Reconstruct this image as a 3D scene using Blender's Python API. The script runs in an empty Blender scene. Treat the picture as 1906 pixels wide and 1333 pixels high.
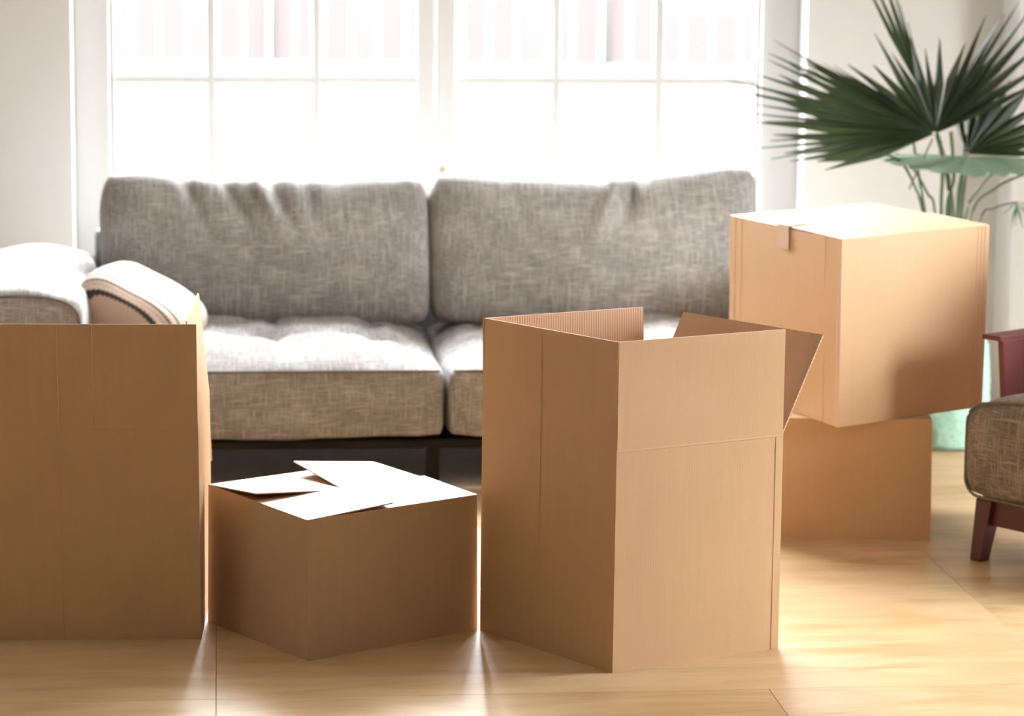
import bpy, bmesh, math, random
from mathutils import Vector, Matrix, noise
random.seed(4)
C = bpy.context.scene.collection
V = Vector
scn = bpy.context.scene

# ------------------------------------------------------------------ camera
FPX, PITCH, ROLL, CAMH = 5200.0, 0.1569, 0.0098, 1.65
cp, sp = math.cos(PITCH), math.sin(PITCH)
FWD = V((0, cp, -sp)); UP0 = V((0, sp, cp)); RT0 = V((1, 0, 0))
RT = RT0 * math.cos(ROLL) + UP0 * math.sin(ROLL)
UP = UP0 * math.cos(ROLL) - RT0 * math.sin(ROLL)
CAM = V((0, 0, CAMH))
cd = bpy.data.cameras.new('camera'); cam = bpy.data.objects.new('camera', cd); C.objects.link(cam)
cam.matrix_world = Matrix(((RT.x, UP.x, -FWD.x, CAM.x), (RT.y, UP.y, -FWD.y, CAM.y), (RT.z, UP.z, -FWD.z, CAM.z), (0, 0, 0, 1)))
cd.sensor_fit = 'HORIZONTAL'; cd.sensor_width = 36; cd.lens = FPX / 1906 * 36
cd.clip_start = 0.1; cd.clip_end = 300
cd.dof.use_dof = True; cd.dof.focus_distance = 6.15; cd.dof.aperture_fstop = 3.4
scn.camera = cam

# ------------------------------------------------------------------ world and light
SKY = 40.0
W = bpy.data.worlds.new('overcast_sky'); scn.world = W; W.use_nodes = True
bg = W.node_tree.nodes['Background']
bg.inputs[0].default_value = (0.98, 0.985, 1.0, 1)
# overcast sky: three times brighter at the zenith than at the horizon
wt = W.node_tree; tcw = wt.nodes.new('ShaderNodeTexCoord'); sxw = wt.nodes.new('ShaderNodeSeparateXYZ'); mrw = wt.nodes.new('ShaderNodeMapRange')
wt.links.new(tcw.outputs['Generated'], sxw.inputs[0]); wt.links.new(sxw.outputs[2], mrw.inputs[0])
mrw.inputs[1].default_value = 0.0; mrw.inputs[2].default_value = 1.0; mrw.inputs[3].default_value = SKY; mrw.inputs[4].default_value = SKY * 3
wt.links.new(mrw.outputs[0], bg.inputs[1])
scn.view_settings.view_transform = 'Standard'; scn.view_settings.look = 'None'
scn.view_settings.exposure = -0.35; scn.view_settings.gamma = 1.0
scn.view_settings.use_curve_mapping = False

# room frame (the room is turned a little against the camera)
YAW = 0.105
EX = V((math.cos(YAW), math.sin(YAW), 0)); EY = V((-math.sin(YAW), math.cos(YAW), 0))
WALL = 9.45                      # inner face of the window wall, along EY
RX, LX, NY = 4.4, -3.4, -4.5     # right wall, left wall, near wall
CEIL = 3.1
ROOM = Matrix.Rotation(YAW, 4, 'Z')

def ray(px, py):
    return (FWD * FPX + RT * (px - 953) - UP * (py - 666.5)).normalized()
def at_z(px, py, z):
    d = ray(px, py); return CAM + d * ((z - CAMH) / d.z)
def at_y(px, py, y):
    d = ray(px, py); return CAM + d * (y / d.y)
def at_room(px, py, w):          # point on the plane at distance w along EY, returned in room coordinates
    d = ray(px, py); p = CAM + d * (w / d.dot(EY)); return p.dot(EX), p.z

def portal(name, c, sx, sz, rotz):
    l = bpy.data.lights.new(name, 'AREA'); l.shape = 'RECTANGLE'; l.size = sx; l.size_y = sz
    l.cycles.is_portal = True
    o = bpy.data.objects.new(name, l); C.objects.link(o)
    o.matrix_world = ROOM @ Matrix.Translation(c) @ Matrix.Rotation(rotz, 4, 'Z') @ Matrix.Rotation(math.radians(90), 4, 'X')
    return o

# ------------------------------------------------------------------ materials
def new_mat(name):
    m = bpy.data.materials.new(name); m.use_nodes = True
    nt = m.node_tree; b = nt.nodes['Principled BSDF']
    return m, nt, b
def nd(nt, t, **k):
    n = nt.nodes.new(t)
    for a, v in k.items(): setattr(n, a, v)
    return n
def plain(name, col, rough=0.6, noise_amt=0.05, scale=12, bump=0.0, metal=0.0, spec=0.5):
    m, nt, b = new_mat(name)
    tc = nd(nt, 'ShaderNodeTexCoord'); n = nd(nt, 'ShaderNodeTexNoise'); n.inputs['Scale'].default_value = scale; n.inputs['Detail'].default_value = 4
    nt.links.new(tc.outputs['Object'], n.inputs['Vector'])
    r = nd(nt, 'ShaderNodeMapRange'); r.inputs[3].default_value = 1 - noise_amt; r.inputs[4].default_value = 1 + noise_amt
    nt.links.new(n.outputs[0], r.inputs[0])
    mx = nd(nt, 'ShaderNodeVectorMath', operation='SCALE'); mx.inputs[0].default_value = col[:3]
    nt.links.new(r.outputs[0], mx.inputs['Scale']); nt.links.new(mx.outputs[0], b.inputs['Base Color'])
    b.inputs['Roughness'].default_value = rough; b.inputs['Metallic'].default_value = metal
    b.inputs['Specular IOR Level'].default_value = spec
    if bump:
        bp = nd(nt, 'ShaderNodeBump'); bp.inputs['Strength'].default_value = bump; bp.inputs['Distance'].default_value = 0.004
        nt.links.new(n.outputs[0], bp.inputs['Height']); nt.links.new(bp.outputs[0], b.inputs['Normal'])
    return m
def mixcol(nt, fac, a, c2):
    mx = nd(nt, 'ShaderNodeMix', data_type='RGBA')
    for s, v in (('A', a), ('B', c2)):
        i = 6 if s == 'A' else 7
        if isinstance(v, tuple): mx.inputs[i].default_value = (*v[:3], 1)
        else: nt.links.new(v, mx.inputs[i])
    if isinstance(fac, float): mx.inputs[0].default_value = fac
    else: nt.links.new(fac, mx.inputs[0])
    return mx.outputs[2]

def cardboard(name, col, flute=0.05):
    m, nt, b = new_mat(name)
    uv = nd(nt, 'ShaderNodeUVMap')
    mp = nd(nt, 'ShaderNodeMapping'); mp.inputs['Scale'].default_value = (1, 1, 1); nt.links.new(uv.outputs[0], mp.inputs[0])
    wv = nd(nt, 'ShaderNodeTexWave', wave_type='BANDS', bands_direction='X'); wv.inputs['Scale'].default_value = 48; wv.inputs['Distortion'].default_value = 0.4
    nt.links.new(mp.outputs[0], wv.inputs[0])
    fine = nd(nt, 'ShaderNodeTexNoise'); fine.inputs['Scale'].default_value = 260; fine.inputs['Detail'].default_value = 3
    nt.links.new(mp.outputs[0], fine.inputs['Vector'])
    m2 = nd(nt, 'ShaderNodeMapping'); m2.inputs['Scale'].default_value = (70, 4, 1); nt.links.new(uv.outputs[0], m2.inputs[0])
    st = nd(nt, 'ShaderNodeTexNoise'); st.inputs['Scale'].default_value = 1; st.inputs['Detail'].default_value = 3; nt.links.new(m2.outputs[0], st.inputs['Vector'])
    big = nd(nt, 'ShaderNodeTexNoise'); big.inputs['Scale'].default_value = 7; big.inputs['Detail'].default_value = 3; nt.links.new(mp.outputs[0], big.inputs['Vector'])
    a = nd(nt, 'ShaderNodeMath', operation='ADD'); nt.links.new(fine.outputs[0], a.inputs[0]); nt.links.new(st.outputs[0], a.inputs[1])
    a2 = nd(nt, 'ShaderNodeMath', operation='ADD'); nt.links.new(a.outputs[0], a2.inputs[0]); nt.links.new(big.outputs[0], a2.inputs[1])
    r = nd(nt, 'ShaderNodeMapRange'); r.inputs[1].default_value = 0.9; r.inputs[2].default_value = 2.1; nt.links.new(a2.outputs[0], r.inputs[0])
    lo = tuple(c * 0.94 for c in col); hi = tuple(min(1, c * 1.06) for c in col)
    nt.links.new(mixcol(nt, r.outputs[0], lo, hi), b.inputs['Base Color'])
    b.inputs['Roughness'].default_value = 0.5; b.inputs['Specular IOR Level'].default_value = 0.5
    bp = nd(nt, 'ShaderNodeBump'); bp.inputs['Strength'].default_value = flute; bp.inputs['Distance'].default_value = 0.001
    nt.links.new(wv.outputs[0], bp.inputs['Height']); nt.links.new(bp.outputs[0], b.inputs['Normal'])
    return m
def raw_edge(name, col):
    m, nt, b = new_mat(name)
    uv = nd(nt, 'ShaderNodeUVMap'); wv = nd(nt, 'ShaderNodeTexWave', wave_type='BANDS', bands_direction='DIAGONAL'); wv.inputs['Scale'].default_value = 60
    nt.links.new(uv.outputs[0], wv.inputs[0])
    nt.links.new(mixcol(nt, wv.outputs[0], tuple(c * .8 for c in col), col), b.inputs['Base Color']); b.inputs['Roughness'].default_value = 0.85
    return m

def linen(name, dark, light):
    m, nt, b = new_mat(name)
    tc = nd(nt, 'ShaderNodeTexCoord'); outs = []
    for sc in ((16, 230, 260), (260, 16, 16)):
        mp = nd(nt, 'ShaderNodeMapping'); mp.inputs['Scale'].default_value = sc; nt.links.new(tc.outputs['Object'], mp.inputs[0])
        n = nd(nt, 'ShaderNodeTexNoise'); n.inputs['Scale'].default_value = 1; n.inputs['Detail'].default_value = 2; n.inputs['Roughness'].default_value = 0.55
        nt.links.new(mp.outputs[0], n.inputs['Vector']); outs.append(n.outputs[0])
    mxm = nd(nt, 'ShaderNodeMath', operation='MAXIMUM'); nt.links.new(outs[0], mxm.inputs[0]); nt.links.new(outs[1], mxm.inputs[1])
    big = nd(nt, 'ShaderNodeTexNoise'); big.inputs['Scale'].default_value = 9; big.inputs['Detail'].default_value = 4; nt.links.new(tc.outputs['Object'], big.inputs['Vector'])
    ad = nd(nt, 'ShaderNodeMath', operation='MULTIPLY_ADD'); ad.inputs[1].default_value = 0.35; nt.links.new(big.outputs[0], ad.inputs[0]); nt.links.new(mxm.outputs[0], ad.inputs[2])
    r = nd(nt, 'ShaderNodeMapRange'); r.inputs[1].default_value = 0.62; r.inputs[2].default_value = 0.98; nt.links.new(ad.outputs[0], r.inputs[0])
    nt.links.new(mixcol(nt, r.outputs[0], dark, light), b.inputs['Base Color'])
    b.inputs['Roughness'].default_value = 0.9; b.inputs['Specular IOR Level'].default_value = 0.2
    b.inputs['Sheen Weight'].default_value = 0.15; b.inputs['Sheen Roughness'].default_value = 0.5
    bp = nd(nt, 'ShaderNodeBump'); bp.inputs['Strength'].default_value = 0.35; bp.inputs['Distance'].default_value = 0.003
    nt.links.new(mxm.outputs[0], bp.inputs['Height']); nt.links.new(bp.outputs[0], b.inputs['Normal'])
    return m

def plywood(name, col, dark):
    m, nt, b = new_mat(name)
    tc = nd(nt, 'ShaderNodeTexCoord'); oi = nd(nt, 'ShaderNodeObjectInfo')
    sh = nd(nt, 'ShaderNodeVectorMath', operation='ADD'); nt.links.new(tc.outputs['Object'], sh.inputs[0])
    rr = nd(nt, 'ShaderNodeMath', operation='MULTIPLY'); rr.inputs[1].default_value = 37; nt.links.new(oi.outputs['Random'], rr.inputs[0])
    nt.links.new(rr.outputs[0], sh.inputs[1])
    mp = nd(nt, 'ShaderNodeMapping'); mp.inputs['Scale'].default_value = (2.2, 11, 1); nt.links.new(sh.outputs[0], mp.inputs[0])
    n = nd(nt, 'ShaderNodeTexNoise'); n.inputs['Scale'].default_value = 1; n.inputs['Detail'].default_value = 7; n.inputs['Roughness'].default_value = 0.6; n.inputs['Distortion'].default_value = 1.2
    nt.links.new(mp.outputs[0], n.inputs['Vector'])
    m2 = nd(nt, 'ShaderNodeMapping'); m2.inputs['Scale'].default_value = (0.9, 3.0, 1); nt.links.new(sh.outputs[0], m2.inputs[0])
    n2 = nd(nt, 'ShaderNodeTexNoise'); n2.inputs['Scale'].default_value = 2; n2.inputs['Detail'].default_value = 3; n2.inputs['Distortion'].default_value = 0.7; nt.links.new(m2.outputs[0], n2.inputs['Vector'])
    r = nd(nt, 'ShaderNodeMapRange'); r.inputs[1].default_value = 0.35; r.inputs[2].default_value = 0.62; nt.links.new(n.outputs[0], r.inputs[0])
    r2 = nd(nt, 'ShaderNodeMapRange'); r2.inputs[1].default_value = 0.4; r2.inputs[2].default_value = 0.7; r2.inputs[4].default_value = 0.6; nt.links.new(n2.outputs[0], r2.inputs[0])
    c1 = mixcol(nt, r.outputs[0], dark, col)
    c2 = mixcol(nt, r2.outputs[0], c1, tuple(min(1, c * 1.12) for c in col))
    # small knots and flecks
    vo = nd(nt, 'ShaderNodeTexVoronoi'); vo.inputs['Scale'].default_value = 2.3; nt.links.new(sh.outputs[0], vo.inputs['Vector'])
    kn = nd(nt, 'ShaderNodeMapRange'); kn.inputs[1].default_value = 0.006; kn.inputs[2].default_value = 0.014; kn.inputs[3].default_value = 0.8; kn.inputs[4].default_value = 0.0; nt.links.new(vo.outputs['Distance'], kn.inputs[0])
    nt.links.new(mixcol(nt, kn.outputs[0], c2, (0.16, 0.08, 0.03)), b.inputs['Base Color'])
    rg = nd(nt, 'ShaderNodeMapRange'); rg.inputs[3].default_value = 0.26; rg.inputs[4].default_value = 0.40; nt.links.new(n.outputs[0], rg.inputs[0]); nt.links.new(rg.outputs[0], b.inputs['Roughness'])
    b.inputs['Specular IOR Level'].default_value = 0.4
    return m

def stripes(name):
    m, nt, b = new_mat(name)
    tc = nd(nt, 'ShaderNodeTexCoord'); sx = nd(nt, 'ShaderNodeSeparateXYZ'); nt.links.new(tc.outputs['Object'], sx.inputs[0])
    zz = nd(nt, 'ShaderNodeMath', operation='PINGPONG'); zz.inputs[1].default_value = 0.007; nt.links.new(sx.outputs[0], zz.inputs[0])
    y = nd(nt, 'ShaderNodeMath', operation='MULTIPLY_ADD'); y.inputs[1].default_value = 0.35; nt.links.new(zz.outputs[0], y.inputs[0]); nt.links.new(sx.outputs[1], y.inputs[2])
    rmp = nd(nt, 'ShaderNodeMapRange'); rmp.inputs[1].default_value = -0.24; rmp.inputs[2].default_value = 0.24; nt.links.new(y.outputs[0], rmp.inputs[0])
    cr = nd(nt, 'ShaderNodeValToRGB'); cr.color_ramp.interpolation = 'CONSTANT'
    cream = (0.74, 0.66, 0.6, 1); pink = (0.56, 0.43, 0.36, 1); dk = (0.07, 0.055, 0.05, 1)
    seq = [(0, pink), (.06, cream), (.10, pink), (.145, dk), (.165, cream), (.185, pink), (.215, dk), (.232, pink), (.25, cream), (.268, pink), (.285, dk), (.30, cream), (.33, pink), (.345, cream), (.37, (0.3, 0.26, 0.24, 1)), (.38, cream),
           (.43, pink), (.445, cream), (.50, (0.4, 0.35, 0.32, 1)), (.51, cream), (.58, pink), (.60, cream), (.66, (0.35, 0.3, 0.28, 1)), (.67, cream), (.74, pink), (.76, cream), (.82, dk), (.835, pink), (.9, cream)]
    el = cr.color_ramp.elements
    el[0].position = 0; el[0].color = seq[0][1]; el[1].position = seq[1][0]; el[1].color = seq[1][1]
    for p, c in seq[2:]:
        e = el.new(p); e.color = c
    nt.links.new(rmp.outputs[0], cr.inputs[0]); nt.links.new(cr.outputs[0], b.inputs['Base Color'])
    b.inputs['Roughness'].default_value = 0.95; b.inputs['Specular IOR Level'].default_value = 0.15
    n = nd(nt, 'ShaderNodeTexNoise'); n.inputs['Scale'].default_value = 180; nt.links.new(tc.outputs['Object'], n.inputs['Vector'])
    bp = nd(nt, 'ShaderNodeBump'); bp.inputs['Strength'].default_value = 0.5; bp.inputs['Distance'].default_value = 0.003
    nt.links.new(n.outputs[0], bp.inputs['Height']); nt.links.new(bp.outputs[0], b.inputs['Normal'])
    return m

def leafmat(name, col, col2):
    m, nt, b = new_mat(name)
    tc = nd(nt, 'ShaderNodeTexCoord'); n = nd(nt, 'ShaderNodeTexNoise'); n.inputs['Scale'].default_value = 14; n.inputs['Detail'].default_value = 3
    nt.links.new(tc.outputs['Object'], n.inputs['Vector'])
    nt.links.new(mixcol(nt, n.outputs[0], col, col2), b.inputs['Base Color'])
    b.inputs['Roughness'].default_value = 0.42
    tr = nd(nt, 'ShaderNodeBsdfTranslucent'); tr.inputs[0].default_value = (col2[0] * 1.2, col2[1] * 1.5, col2[2] * .9, 1)
    mx = nd(nt, 'ShaderNodeMixShader'); mx.inputs[0].default_value = 0.12
    nt.links.new(b.outputs[0], mx.inputs[1]); nt.links.new(tr.outputs[0], mx.inputs[2])
    nt.links.new(mx.outputs[0], nt.nodes['Material Output'].inputs[0])
    return m

def glassmat():
    m, nt, b = new_mat('window_glass')
    t = nd(nt, 'ShaderNodeBsdfTransparent'); t.inputs[0].default_value = (0.97, 0.98, 0.98, 1)
    g = nd(nt, 'ShaderNodeBsdfGlossy'); g.inputs['Roughness'].default_value = 0.02
    mx = nd(nt, 'ShaderNodeMixShader'); mx.inputs[0].default_value = 0.05
    nt.links.new(t.outputs[0], mx.inputs[1]); nt.links.new(g.outputs[0], mx.inputs[2]); nt.links.new(mx.outputs[0], nt.nodes['Material Output'].inputs[0])
    return m

CARD = (0.60, 0.385, 0.215)
M = dict(
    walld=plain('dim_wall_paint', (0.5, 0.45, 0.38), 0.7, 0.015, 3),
    wall=plain('wall_paint', (0.61, 0.595, 0.58), 0.7, 0.015, 3),
    white=plain('white_gloss_paint', (0.52, 0.52, 0.51), 0.5, 0.01, 5),
    ceil=plain('ceiling_paint', (0.8, 0.79, 0.77), 0.8, 0.01, 3),
    card=cardboard('cardboard', CARD), card2=cardboard('cardboard_inside', (0.56, 0.35, 0.22), 0.3),
    cardS=cardboard('cardboard_brown', (0.56, 0.37, 0.235)),
    edge=raw_edge('corrugated_edge', (0.66, 0.46, 0.30)),
    sofa=linen('grey_linen', (0.225, 0.217, 0.213), (0.56, 0.55, 0.54)),
    chair=linen('taupe_linen', (0.12, 0.095, 0.075), (0.40, 0.34, 0.28)),
    pipe=plain('piping_cord', (0.16, 0.13, 0.11), 0.9, 0.1, 60),
    dark=plain('dark_frame', (0.016, 0.013, 0.011), 0.6, 0.1, 30, spec=0.15),
    wine=plain('burgundy_lacquer', (0.15, 0.035, 0.035), 0.42, 0.04, 8),
    wined=plain('burgundy_wood', (0.075, 0.018, 0.014), 0.4, 0.1, 20),
    ply=plywood('birch_plywood', (0.64, 0.46, 0.265), (0.47, 0.30, 0.135)),
    subfloor=plain('dark_subfloor', (0.16, 0.10, 0.05), 0.9, 0.1, 8),
    stripe=stripes('striped_knit'),
    leaf=leafmat('palm_leaf', (0.020, 0.032, 0.016), (0.05, 0.07, 0.035)),
    leafp=leafmat('pale_lit_palm_leaf', (0.17, 0.25, 0.18), (0.24, 0.32, 0.25)),  # paler copy of the leaf green, a lit underside painted into the colour
    stem=leafmat('palm_stem', (0.035, 0.07, 0.015), (0.075, 0.13, 0.035)),
    mint=plain('mint_felt', (0.44, 0.70, 0.57), 0.95, 0.35, 55, bump=1.0),
    soil=plain('potting_soil', (0.05, 0.03, 0.02), 0.95, 0.4, 60, bump=1.0),
    rug=plain('grey_rug', (0.66, 0.62, 0.58), 0.95, 0.25, 90, bump=0.6),
    brass=plain('brass', (0.5, 0.38, 0.2), 0.35, 0.05, 20, metal=1.0),
    tape=plain('packing_tape', (0.70, 0.50, 0.40), 0.25, 0.02, 20, spec=0.6),
    glass=glassmat(),
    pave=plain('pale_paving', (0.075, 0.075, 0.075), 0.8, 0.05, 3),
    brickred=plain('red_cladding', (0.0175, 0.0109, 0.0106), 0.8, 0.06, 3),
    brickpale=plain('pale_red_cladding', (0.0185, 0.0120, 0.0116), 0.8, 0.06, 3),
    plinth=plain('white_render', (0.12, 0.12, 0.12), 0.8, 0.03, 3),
    pipegrey=plain('grey_downpipe', (0.03, 0.03, 0.03), 0.6, 0.05, 8),
)

# ------------------------------------------------------------------ helpers
def tag(o, label=None, cat=None, group=None, kind=None):
    if label: o['label'] = label
    if cat: o['category'] = cat
    if group: o['group'] = group
    if kind: o['kind'] = kind
    return o
def empty(name, loc=(0, 0, 0), rz=0.0):
    o = bpy.data.objects.new(name, None); C.objects.link(o); o.location = loc; o.rotation_euler = (0, 0, rz); o.empty_display_size = .1
    return o
def link(name, me, mats, parent=None, smooth=False):
    for m in (mats if isinstance(mats, (list, tuple)) else [mats]): me.materials.append(m)
    o = bpy.data.objects.new(name, me); C.objects.link(o)
    if parent is not None: o.parent = parent
    if smooth:
        for p in me.polygons: p.use_smooth = True
    return o
def from_bm(name, bm, mats, parent=None, smooth=False):
    bmesh.ops.recalc_face_normals(bm, faces=bm.faces)
    me = bpy.data.meshes.new(name); bm.to_mesh(me); bm.free()
    return link(name, me, mats, parent, smooth)
def box(bm, a, b, mat=None):
    x0, y0, z0 = a; x1, y1, z1 = b
    vs = [bm.verts.new(V(p) if mat is None else mat @ V(p)) for p in
          ((x0, y0, z0), (x1, y0, z0), (x1, y1, z0), (x0, y1, z0), (x0, y0, z1), (x1, y0, z1), (x1, y1, z1), (x0, y1, z1))]
    for f in ((0, 1, 2, 3), (4, 5, 6, 7), (0, 1, 5, 4), (1, 2, 6, 5), (2, 3, 7, 6), (3, 0, 4, 7)): bm.faces.new([vs[i] for i in f])
def boxobj(name, a, b, mat, parent=None, bevel=0.0, xf=None):
    bm = bmesh.new(); box(bm, a, b, xf)
    if bevel: bmesh.ops.bevel(bm, geom=list(bm.edges), offset=bevel, segments=2, affect='EDGES', profile=0.5)
    return from_bm(name, bm, mat, parent)
def hexa(name, bot, top, mat, parent=None, bevel=0.0):
    bm = bmesh.new(); vs = [bm.verts.new(V(p)) for p in list(bot) + list(top)]
    for f in ((0, 1, 2, 3), (4, 5, 6, 7), (0, 1, 5, 4), (1, 2, 6, 5), (2, 3, 7, 6), (3, 0, 4, 7)): bm.faces.new([vs[i] for i in f])
    bmesh.ops.recalc_face_normals(bm, faces=bm.faces)
    if bevel: bmesh.ops.bevel(bm, geom=list(bm.edges), offset=bevel, segments=2, affect='EDGES', profile=0.5)
    return from_bm(name, bm, mat, parent)
def tube(name, pts, r, mat, parent=None, n=8, closed=False, r1=None):
    pts = [V(p) for p in pts]; bm = bmesh.new(); rings = []; N = len(pts)
    for i, p in enumerate(pts):
        if closed: t = pts[(i + 1) % N] - pts[i - 1]
        else: t = pts[min(i + 1, N - 1)] - pts[max(i - 1, 0)]
        t.normalize(); a = t.orthogonal() if abs(t.z) > .95 else t.cross(V((0, 0, 1))); a.normalize(); b_ = t.cross(a)
        rr = r if r1 is None else r + (r1 - r) * i / (N - 1)
        rings.append([bm.verts.new(p + (a * math.cos(2 * math.pi * k / n) + b_ * math.sin(2 * math.pi * k / n)) * rr) for k in range(n)])
    for i in range(N if closed else N - 1):
        A, B = rings[i], rings[(i + 1) % N]
        for k in range(n): bm.faces.new((A[k], A[(k + 1) % n], B[(k + 1) % n], B[k]))
    if not closed:
        bm.faces.new(rings[0]); bm.faces.new(rings[-1])
    return from_bm(name, bm, mat, parent, True)
def smoothline(P, n=6):
    P = [V(p) for p in P]; out = []
    for i in range(len(P) - 1):
        p0 = P[max(i - 1, 0)]; p1 = P[i]; p2 = P[i + 1]; p3 = P[min(i + 2, len(P) - 1)]
        for k in range(n):
            t = k / n
            out.append(0.5 * ((2 * p1) + (p2 - p0) * t + (2 * p0 - 5 * p1 + 4 * p2 - p3) * t * t + (3 * p1 - p0 - 3 * p2 + p3) * t ** 3))
    out.append(P[-1]); return out

# cardboard panel from four outer and four inner corners: [bottom left, bottom right, top right, top left]
def slab(name, o, i, mats, parent, bulge=0.0, n=8, m=8, seed=0.0, org=V((0, 0, 0))):
    bm = bmesh.new(); uvl = bm.loops.layers.uv.new('UVMap')
    w = (o[1] - o[0]).length; h = (o[3] - o[0]).length
    nrm = ((o[0] + o[1] + o[2] + o[3]) / 4 - (i[0] + i[1] + i[2] + i[3]) / 4).normalized()
    def g(c):
        rows = []
        for a in range(m + 1):
            v = a / m; row = []
            for b in range(n + 1):
                u = b / n
                p = (c[0] * (1 - u) + c[1] * u) * (1 - v) + (c[3] * (1 - u) + c[2] * u) * v
                k = math.sin(math.pi * u) * math.sin(math.pi * v)
                p = p + nrm * (bulge * k + 0.0012 * k ** .5 * noise.noise(V((u * 2.5 + seed, v * 2.5, seed)))) if k > 1e-6 else p
                row.append((bm.verts.new(p - org), (u * w + seed, v * h)))
            rows.append(row)
        return rows
    O, I = g(o), g(i)
    def quad(q, mi):
        f = bm.faces.new([x[0] for x in q]); f.material_index = mi
        for lp, x in zip(f.loops, q): lp[uvl].uv = x[1]
    for a in range(m):
        for b in range(n):
            quad((O[a][b], O[a][b + 1], O[a + 1][b + 1], O[a + 1][b]), 0)
            quad((I[a][b + 1], I[a][b], I[a + 1][b], I[a + 1][b + 1]), 1)
    for b in range(n):
        quad((O[0][b + 1], O[0][b], I[0][b], I[0][b + 1]), 2); quad((O[m][b], O[m][b + 1], I[m][b + 1], I[m][b]), 2)
    for a in range(m):
        quad((O[a][0], O[a + 1][0], I[a + 1][0], I[a][0]), 2); quad((O[a + 1][n], O[a][n], I[a][n], I[a + 1][n]), 2)
    ob = from_bm(name, bm, mats, parent)
    return ob
def unit(v): return v / v.length
TH = 0.004
def inner(P, k, t=TH):
    n = len(P); return P[k] + unit(P[(k + 1) % n] - P[k]) * t + unit(P[k - 1] - P[k]) * t
def lerp(a, b, t): return a + (b - a) * t

def carton(name, P0, P1, org, mats, bulge=0.0, seed=0.0):
    """walls and bottom of a carton; P0, P1 footprints F, R, B, L at base and top"""
    root = empty(name, org)
    I0 = [inner(P0, k) for k in range(4)]; I1 = [inner(P1, k) for k in range(4)]
    for k in range(4):
        j = (k + 1) % 4
        slab('side_panel', [P0[k], P0[j], P1[j], P1[k]], [I0[k], I0[j], I1[j], I1[k]], mats, root, bulge, seed=seed + k * 3.1, org=org)
    z = V((0, 0, .002)); zt = V((0, 0, TH))
    slab('bottom_panel', [I0[0] + z, I0[3] + z, I0[2] + z, I0[1] + z], [I0[0] + z + zt, I0[3] + z + zt, I0[2] + z + zt, I0[1] + z + zt], mats, root, 0, seed=seed + 20, org=org)
    return root
def flap_up(root, a, b, ta, tb, inn, mats, org, seed, bulge=0.0, cut=0.002, gap=0.0009):
    """standing flap: hinge a-b, free corners ta, tb; inn = inward direction"""
    u = unit(b - a) * cut; g = V((0, 0, gap)); i = inn * TH
    o = [a + u + g, b - u + g, tb - u, ta + u]
    return slab('flap', o, [p + i for p in o], mats, root, bulge, seed=seed, org=org)
def ridge(root, a, b, nrm, org, w=0.0012, h=0.0004, name='score_line'):
    """thin raised scoring line on a panel"""
    d = unit(b - a); s = d.cross(nrm).normalized() * w
    A = a - org; B = b - org
    bm = bmesh.new(); v = [bm.verts.new(p) for p in (A - s, A + nrm * h, A + s, B - s, B + nrm * h, B + s)]
    for f in ((0, 1, 4, 3), (1, 2, 5, 4), (0, 3, 5, 2), (0, 2, 1), (3, 4, 5)): bm.faces.new([v[i] for i in f])
    return from_bm(name, bm, mats_c[0], root)

# rounded, puffed cushion mesh
def cushion(name, dx, dy, dz, r, mat, parent, loc=(0, 0, 0), rot=(0, 0, 0), puff=(0, 0, 0), wr=0.004, seed=0.0, N=26, dimples=(), fn=None, org=None):
    bm = bmesh.new(); bmesh.ops.create_cube(bm, size=2)
    bmesh.ops.subdivide_edges(bm, edges=list(bm.edges), cuts=N, use_grid_fill=True)
    D = (dx / 2, dy / 2, dz / 2)
    for v in bm.verts:
        p = v.co.copy()
        nrm = V([math.copysign(abs(c) ** 9, c) for c in p]).normalized()
        q = V([p[k] * (D[k] - r) + nrm[k] * r for k in range(3)])
        a, b, c = p
        q.x += nrm.x * puff[0] * (1 - b * b) * (1 - c * c); q.y += nrm.y * puff[1] * (1 - a * a) * (1 - c * c); q.z += nrm.z * puff[2] * (1 - a ** 4) * (1 - b ** 4)
        w = noise.noise(V((q.x * 4 + seed, q.y * 4, q.z * 4 + seed))) + .5 * noise.noise(V((q.x * 11 + seed, q.y * 11, q.z * 9)))
        q += nrm * wr * w
        if c > .9:
            for (ux, uy, dep, rad) in dimples:
                d = math.hypot(q.x - ux, q.y - uy); q.z -= dep * .8 * math.exp(-(d / rad) ** 2) + .007 * math.cos(5 * math.atan2(q.y - uy, q.x - ux) + ux * 9) * math.exp(-((d - .07) / .06) ** 2)
        if fn: q = fn(q, p, nrm)
        v.co = q
    o = from_bm(name, bm, mat, parent, True); o.location = loc; o.rotation_euler = rot
    return o

# ================================================================== SETTING
def room_obj(o):
    o.matrix_world = ROOM @ o.matrix_world; return o
# window columns read on the plane of the casement
REC = 0.15
sx = lambda px: at_room(px, 200, WALL + REC)[0]
wx = lambda px: at_room(px, 200, WALL)[0]
OL, OR = wx(134), wx(1499)           # opening
SILL, HEAD = 0.42, 2.95
bm = bmesh.new()
T_ = 0.34
box(bm, (LX - .3, WALL, 0), (OL, WALL + T_, CEIL)); box(bm, (OR, WALL, 0), (RX + .3, WALL + T_, CEIL))
box(bm, (OL, WALL, 0), (OR, WALL + T_, SILL)); box(bm, (OL, WALL, HEAD), (OR, WALL + T_, CEIL))
tag(room_obj(from_bm('wall_back', bm, M['wall'])), kind='structure')
bm = bmesh.new(); px0 = wx(1862)
box(bm, (px0, WALL - .22, 0), (RX, WALL - .001, CEIL))
tag(room_obj(from_bm('trim_1', bm, M['wall'])), kind='structure')
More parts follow.
